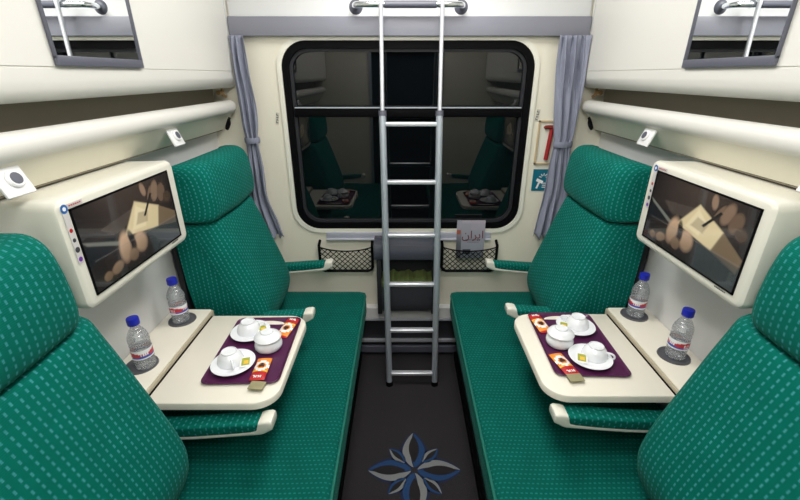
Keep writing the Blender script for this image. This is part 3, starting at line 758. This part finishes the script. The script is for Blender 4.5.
# ------------------------------------------------------------------ net pockets and magazine
def netpocket(x0, x1, side):
    z0, z1 = .588, .735
    xc = (x0+x1)/2; yn = D-.045
    t = thing('net_pocket', f'black-framed net pocket on wall at {side} of the waste bin', 'pocket', (xc, D, z0))
    def tr(bm, name, m):
        for v in bm.verts: v.co -= Vector((xc, D, z0))
        return obj(name, bm, m, t)
    bm = NB(); r = .025
    pts = [(x0, D-.006, z1+.025), (x0, yn, z1+.01), (x0, yn, z1-.02), (x0, yn, z0+r), (x0+r*.3, yn, z0+r*.3), (x0+r, yn, z0), (x1-r, yn, z0), (x1-r*.3, yn, z0+r*.3), (x1, yn, z0+r), (x1, yn, z1-.02), (x1, yn, z1+.01), (x1, D-.006, z1+.025)]
    tube(bm, pts, .008, 10); tr(bm, 'pocket_frame', BLACK)
    def top(x): u = (x-x0)/(x1-x0); return z1+.005-.030*math.sin(PI*u)**.6 if 0 < u < 1 else z1
    bm = NB(); tube(bm, [(x0+(x1-x0)*k/16, yn, top(x0+(x1-x0)*k/16)) for k in range(17)], .004, 8); tr(bm, 'elastic_edge', BLACK)
    bm = NB(); step = .030
    for sg in (1, -1):
        c = -1.
        k0 = -20
        for k in range(-20, 40):
            run = []
            for q in range(41):
                x = x0+(x1-x0)*q/40; z = z0+(k*step+sg*(x-x0)*.95)
                if z0 <= z <= top(x): run.append((x, yn+.0015*sg, z))
                elif len(run) > 1: tube(bm, [run[0], run[-1]], .0024, 5); run = []
                else: run = []
            if len(run) > 1: tube(bm, [run[0], run[-1]], .0024, 5)
    tr(bm, 'netting', BLACK)
netpocket(-.500, -.203, 'left'); netpocket(.190, .497, 'right')

t = thing('magazine', 'grey magazine with red and black title in the right net pocket', 'magazine', (.346, D-.033, .664), (math.radians(4)*-1, 0, 0))
t.rotation_euler = (math.radians(-2), 0, 0)
def mag(u, v):
    c = mixc((.24, .26, .31), (.34, .34, .40), v)
    if v > .93: c = (.42, .38, .45)
    if u < .17: c = mixc((.10, .10, .12), (.34, .33, .40), sm(.3, .9, v))
    if .24 < u < .52 and .10 < v < .24: c = (.03, .035, .045)
    if .56 < u < .9 and .10 < v < .13 : c = (.2, .21, .25)
    if u < .15 and .64 < v < .76: c = (.35, .10, .06)
    if u > .5 and v > .75: c = mixc(c, (.40, .34, .42), .5)
    return c
obj('cover', painter(NB(), 60, 80, lambda u, v: (-.078+.156*u, -.0035, v*.222), mag), PAINT, t, smooth=False)
obj('pages', bx(-.077, .077, -.003, .003, .001, .221), WHITE, t, smooth=False)
def text(name, body, size, loc, rot, m, parent=None, sx=1.):
    cu = bpy.data.curves.new(name, 'FONT'); cu.body = body; cu.size = size; cu.align_x = 'CENTER'; cu.align_y = 'CENTER'; cu.extrude = .0002
    cu.materials.append(m)
    o = bpy.data.objects.new(name, cu); C.objects.link(o); o.location = loc; o.rotation_euler = rot; o.scale = (sx, 1, 1)
    bpy.context.view_layer.update()
    me = bpy.data.meshes.new_from_object(o.evaluated_get(bpy.context.evaluated_depsgraph_get()))
    q = bpy.data.objects.new(name, me); C.objects.link(q); q.location = loc; q.rotation_euler = rot; q.scale = (sx, 1, 1)
    bpy.data.objects.remove(o); o = q; o.name = name
    if parent: o.parent = parent
    return o
# presentation forms written right to left
text('cover_title', '\uFEE5\uFE8D\uFEAE\uFBFE\uFE8D', .064, (.012, -.0045, .138), (PI/2, 0, 0), MAGTXT, t, 1.05)
bm = NB()
for k in range(3): box(bm, -.03+.006*k, .055-.004*k, -.0042, -.0036, .112-.009*k, .1135-.009*k)
obj('cover_text_line', bm, INK, t, smooth=False)

# ------------------------------------------------------------------ small fittings on the window wall
t = thing('hammer_box', 'recessed cream box holding a red emergency hammer beside right curtain', 'emergency hammer', (.708, D, 1.30))
bm = NB(); box(bm, -.052, .052, -.010, -.001, -.11, -.102); box(bm, -.052, .052, -.010, -.001, .102, .11); box(bm, -.052, -.044, -.010, -.001, -.11, .11); box(bm, .044, .052, -.010, -.001, -.11, .11)
obj('box_frame', bm, mat('tan_frame', (.52, .40, .24), .45), t, smooth=False)
obj('box_back', bx(-.045, .045, -.003, -.001, -.103, .103), CREAM2, t, smooth=False)
bm = NB(); tube(bm, [(.004, -.012, -.085), (.016, -.012, .07)], .011, 12); obj('hammer_handle', bm, mat('hammer_red', (.30, .012, .015), .4), t)
bm = NB(); tube(bm, [(-.018, -.012, .078), (.044, -.012, .078)], [.010, .010], 12); tube(bm, [(-.026, -.012, .078), (-.018, -.012, .078)], [.003, .010], 12); obj('hammer_head', bm, mat('dark_red_metal', (.20, .02, .015), .4), t)
t = thing('hammer_sign', 'small teal sign with white pictogram below the hammer box', 'sign', (.706, D, 1.105))
obj('sign_plate', bx(-.046, .046, -.003, -.001, -.058, .058), TEAL, t, smooth=False)
bm = NB(); tube(bm, [(-.020, -.0036, -.045), (-.006, -.0036, -.005)], .005, 8); tube(bm, [(-.024, -.0036, .003), (.010, -.0036, -.012)], .008, 8)
for k in range(5):
    a = PI*(.1+.2*k); tube(bm, [(.012+.012*math.cos(a), -.0036, .012+.012*math.sin(a)), (.012+.026*math.cos(a), -.0036, .012+.026*math.sin(a))], .0022, 6)
for k in range(3): box(bm, .008, .034, -.0042, -.003, -.040+.011*k, -.036+.011*k)
for v in bm.verts: v.co.y = -.0031-(-.0031-v.co.y)*.08
obj('pictogram', bm, WHITE, t, smooth=False)
for x, z, sd in ((-.662, 1.42, 'left'), (.645, 1.435, 'right')):
    t = thing('wall_marking', f'tiny vertical printed marking on cream wall at {sd} of window', 'marking', (x, D, z), (0, math.radians(8), 0))
    bm = NB(); box(bm, -.008, .008, -.0022, -.001, -.028, .028); obj('marking_plate', bm, mat('marking_grey_'+sd, (.55, .53, .47), .4), t, smooth=False)
    bm = NB()
    for k in range(4): box(bm, -.006, .005, -.0028, -.002, -.022+.012*k, -.019+.012*k); box(bm, -.006+.004*(k % 3), -.003+.004*(k % 3), -.0028, -.002, -.022+.012*k, -.014+.012*k)
    obj('marking_print', bm, INK, t, smooth=False)

# ------------------------------------------------------------------ flower emblem woven in the carpet
t = thing('carpet_emblem', 'blue and pale grey flower emblem on the dark carpet between benches', 'emblem', (.02, 1.285, .001))
def petal(L, W, ang, r0=.0):
    bm = NB(); n = 24
    def wv(u): return W*math.sin(PI*u**.85)**.85 if 0 < u < 1 else 0
    def strip(fa, fb, z, mi, u0=0., u1=1.):
        A = []; B = []
        for k in range(n+1):
            u = u0+(u1-u0)*k/n
            A.append((fa(u), r0+u*L, z)); B.append((fb(u), r0+u*L, z))
        VA = [bm.verts.new(p) for p in A]; VB = [bm.verts.new(p) for p in B]
        for k in range(n): bm.faces.new((VA[k], VA[k+1], VB[k+1], VB[k])).material_index = mi
    strip(lambda u: -wv(u)*1.14-.0045, lambda u: wv(u)*1.14+.0045, 0, 0)                     # navy outline
    strip(lambda u: -wv(u), lambda u: -wv(u)*.30-.004*0, .0006, 1, .02, .98)                  # pale crescent
    strip(lambda u: wv(u)*(-.12 if u < .3 else .35*(u-.3)/.7-.12), lambda u: wv(u), .0006, 2, .02, .98)                       # blue half
    w2 = lambda u: W*.95*max(0, math.sin(PI*(u-.14)/.76))**.8
    strip(lambda u: -w2(u)*.46, lambda u: w2(u)*.50, .0011, 3, .14, .90)   # dark heart
    R = Matrix.Rotation(ang, 4, 'Z')
    bmesh.ops.transform(bm, matrix=R, verts=bm.verts)
    me_o = obj('petal', bm, [EMBN, EMBW, EMBB, EMBD], t, smooth=False)
    for p in me_o.data.polygons:
        if p.normal.z < 0: p.flip()
for k in range(4): petal(.195, .052, k*PI/2, .012)
for k in range(4): petal(.105, .024, PI/4+k*PI/2, .055)

# ------------------------------------------------------------------ ceiling lights
for y, nm in ((.55, 'nearer the door'), (1.55, 'nearer the window')):
    t = thing('ceiling_light', f'rectangular ceiling light {nm}', 'ceiling light', (0, y, ZC))
    obj('light_housing', bx(-.30, .30, -.30, .30, -.028, -.001, bev=.006), LAMPWH, t)
    obj('diffuser', bx(-.27, .27, -.27, .27, -.034, -.026, bev=.003), LAMPM, t)
def area(name, loc, rot, sx, sy, e, col=(1, .97, .92)):
    l = bpy.data.lights.new(name, 'AREA'); l.shape = 'RECTANGLE'; l.size = sx; l.size_y = sy; l.energy = e; l.color = col
    o = bpy.data.objects.new(name, l); C.objects.link(o); o.location = loc; o.rotation_euler = rot; return o
area('ceiling_lamp_near', (0, .55, ZC-.045), (0, 0, 0), .5, .5, 10)
area('ceiling_lamp_window', (0, 1.55, ZC-.045), (0, 0, 0), .5, .5, 12)
# added fill lamp above and behind the camera, for flat flash-like light
l = bpy.data.lights.new('fill_flash', 'POINT'); l.energy = 15; l.shadow_soft_size = .07; l.color = (1, .98, .96)
o = bpy.data.objects.new('fill_flash', l); C.objects.link(o); o.location = (-.02, -.10, 2.06)

w = bpy.data.worlds.new('night'); bpy.context.scene.world = w; w.use_nodes = True
w.node_tree.nodes['Background'].inputs['Color'].default_value = (.01, .012, .02, 1); w.node_tree.nodes['Background'].inputs['Strength'].default_value = .3

# ------------------------------------------------------------------ camera
cam = bpy.data.cameras.new('camera'); co = bpy.data.objects.new('camera', cam); C.objects.link(co)
cam.sensor_width = 36; cam.lens = 408/800*36; cam.clip_start = .02; cam.shift_x = -3/800
co.location = (-.03, 0, 1.62); co.rotation_euler = (math.radians(90-23.2), 0, 0)
sc = bpy.context.scene; sc.camera = co
sc.view_settings.view_transform = 'Standard'; sc.view_settings.look = 'None'; sc.view_settings.exposure = .0; sc.view_settings.gamma = 1
